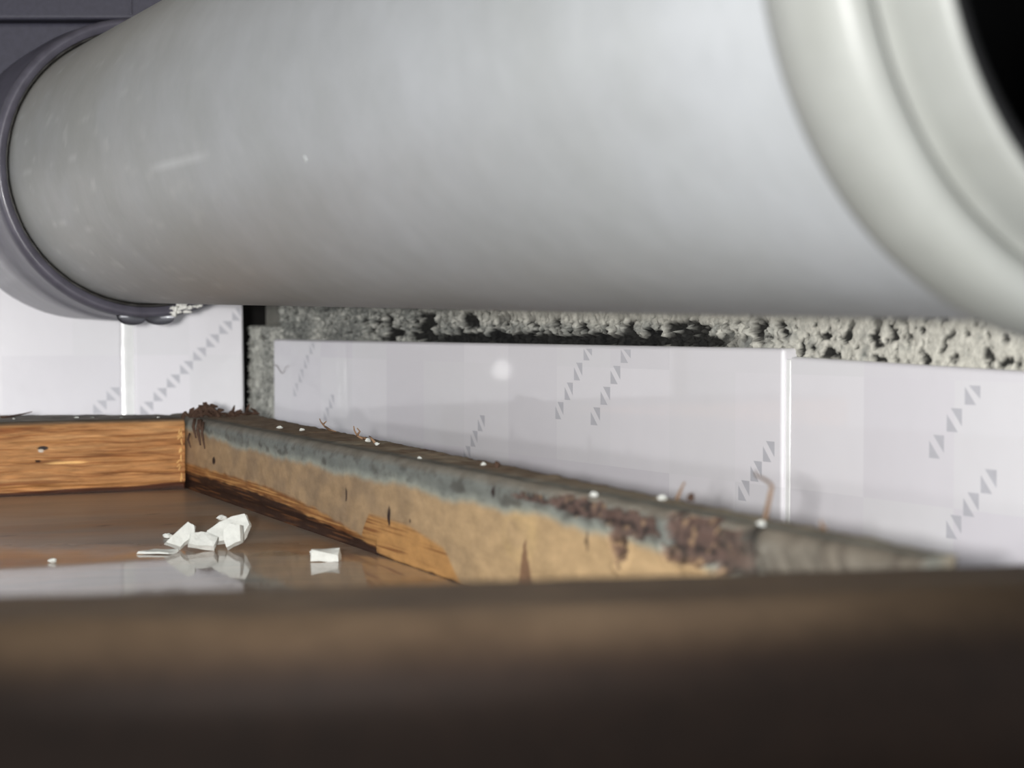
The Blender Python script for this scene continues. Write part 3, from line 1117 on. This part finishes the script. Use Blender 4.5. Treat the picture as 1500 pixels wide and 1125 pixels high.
b0 = V((-0.0660, 0.5960, HT))
straw([[b0, up(476, 625, .594), up(470, 618, .592), up(468, 613, .592)], [up(476, 625, .594), up(485, 630, .590), up(492, 632, .585)], [up(473, 622, .594), up(478, 617, .592)]],
      'leftmost forked dry straw sprig on the mouldy batten', r0=0.0004)
b0 = V((-0.0500, 0.5520, HT))
straw([[b0, up(523, 638, .553), up(519, 630, .552), up(518, 624, .552)], [up(523, 638, .553), up(527, 632, .552), up(523, 627, .552)], [b0, up(532, 641, .549), up(545, 645, .545)]],
      'forked dry straw sprig second from the corner on the mouldy batten', r0=0.00045)
straw([[V((-0.0445, 0.5330, HT)), up(545, 643, .534), up(541, 639, .536)], [V((-0.0445, 0.5330, HT)), up(556, 650, .526)]],
      'short dry straw lying just right of the forked sprig', r0=0.0005)
straw([[up(991, 733, .360), up(994, 725, .360), up(999, 714, .360), up(1003, 706, .360)]], 'slanting upright straw stub on the batten', r0=0.00045)
straw([[up(1121, 760, .322), up(1124, 745, .322), up(1128, 725, .322), up(1131, 712, .323), up(1126, 706, .325), up(1116, 700, .332), up(1108, 697, .338), up(1106, 690, .340)]],
      'tall bent straw standing in front of the right tile joint', r0=0.0005)
straw([[up(1205, 775, .306), up(1204, 769, .306), up(1202, 762, .306)], [up(1205, 775, .306), up(1210, 773, .304)]], 'short blurred straw stub right of the tile joint', r0=0.0004)
straw([[up(2, 611, .68), up(20, 609, .69), up(36, 606, .70), up(47, 603, .70)]], 'thin dark splinter lying at the left end of the orange batten', M_dirt, 'splinter', 'splinter', None, 0.0005)
# loose hair on the tile by the corner
hp = [RW(s, z, 0.0004) for (s, z) in ((0.0380, 0.0486), (0.0415, 0.0484), (0.0450, 0.0462), (0.0480, 0.0446), (0.0500, 0.0450), (0.0520, 0.0472), (0.0545, 0.0485), (0.0570, 0.0485))]
straw([hp], 'thin grey hair stuck to the tile near the wall corner', M_dirt, 'hair', 'hair', None, 0.00016)

# ================================================================== clump of dark shreds where the battens meet
cl = empty('debris_clump', V((-0.1280, 0.6860, HT)))
tag(cl, 'clump of dark brown shreds on the corner where the two battens meet', 'debris')
random.seed(11)
for i in range(26):
    x = random.gauss(0, 1)
    p = V((-0.1285, 0.689, HT)) + V((0.0040 * x, random.uniform(-0.004, 0.005), max(0, 0.0022 * (1 - abs(x)))))
    d = V((random.uniform(-1, 1), random.uniform(-1, .6), random.uniform(0.1, 1.0))).normalized()
    L = random.uniform(0.003, 0.0075)
    pts = [p, p + d * L * 0.5 + Z * 0.0008, p + d * L - Z * random.uniform(0, 0.002)]
    pts = [V((q.x, q.y, max(q.z, HT - 0.0001))) for q in pts]
    v, f = tube_vf(pts, [0.0009, 0.0011, 0.0004], 5)
    mk('shred', v, f, M_dirt, cl, smooth=False)
# three shreds hanging over the front edge of the mouldy batten
for (s, z1_, z2_, r_) in ((0.0165, 0.0300, 0.0225, 0.0007), (0.0235, 0.0300, 0.0200, 0.0008), (0.0300, 0.0295, 0.0190, 0.0006), (0.0080, 0.0235, 0.0180, 0.0005), (0.0265, 0.0300, 0.0255, 0.0008)):
    pts = [P0 + FR * (s - 0.002) + NFR * 0.0006 + Z * z1_, P0 + FR * s + NFR * 0.0018 + Z * (z1_ * .6 + z2_ * .4), P0 + FR * (s + 0.002) + NFR * 0.0012 + Z * z2_]
    v, f = tube_vf(pts, [r_, r_, r_ * 0.4], 6)
    mk('shred', v, f, M_dirt, cl)
# scraps trailing back along the batten to the wall corner
for i in range(16):
    t = random.random()
    p = V((-0.121, 0.695, HT)).lerp(V((-0.112, 0.712, HT)), t) + V((random.uniform(-.004, .004), random.uniform(-.004, .004), 0))
    d = V((random.uniform(-1, 1), random.uniform(-1, 1), random.uniform(0.0, 0.5))).normalized()
    v, f = tube_vf([p, p + d * 0.0025 + Z * .0004, p + d * 0.005], [0.0006, 0.0007, 0.0003], 5)
    mk('shred', [V((q.x, q.y, max(q.z, HT - .0003))) for q in v], f, M_dirt, cl, smooth=False)

# frayed pale fibres on the end grain of the orange batten
for i in range(15):
    z = 0.004 + 0.022 * random.random()
    p = P0 + FL * 0.0026 + NFL * 0.0004 + Z * z
    d = (FL * random.uniform(0.1, 0.6) + Z * random.uniform(-1, -0.2) + NFL * random.uniform(0.1, 0.5)).normalized()
    v, f = tube_vf([p, p + d * 0.0015, p + d * 0.0034 + FL * -0.0006], [0.00035, 0.00035, 0.0002], 5)
    o = mk('fibre', v, f, simple('pale_fibre', (214, 170, 108), 0.7) if i == 0 else bpy.data.materials['pale_fibre'], bL)
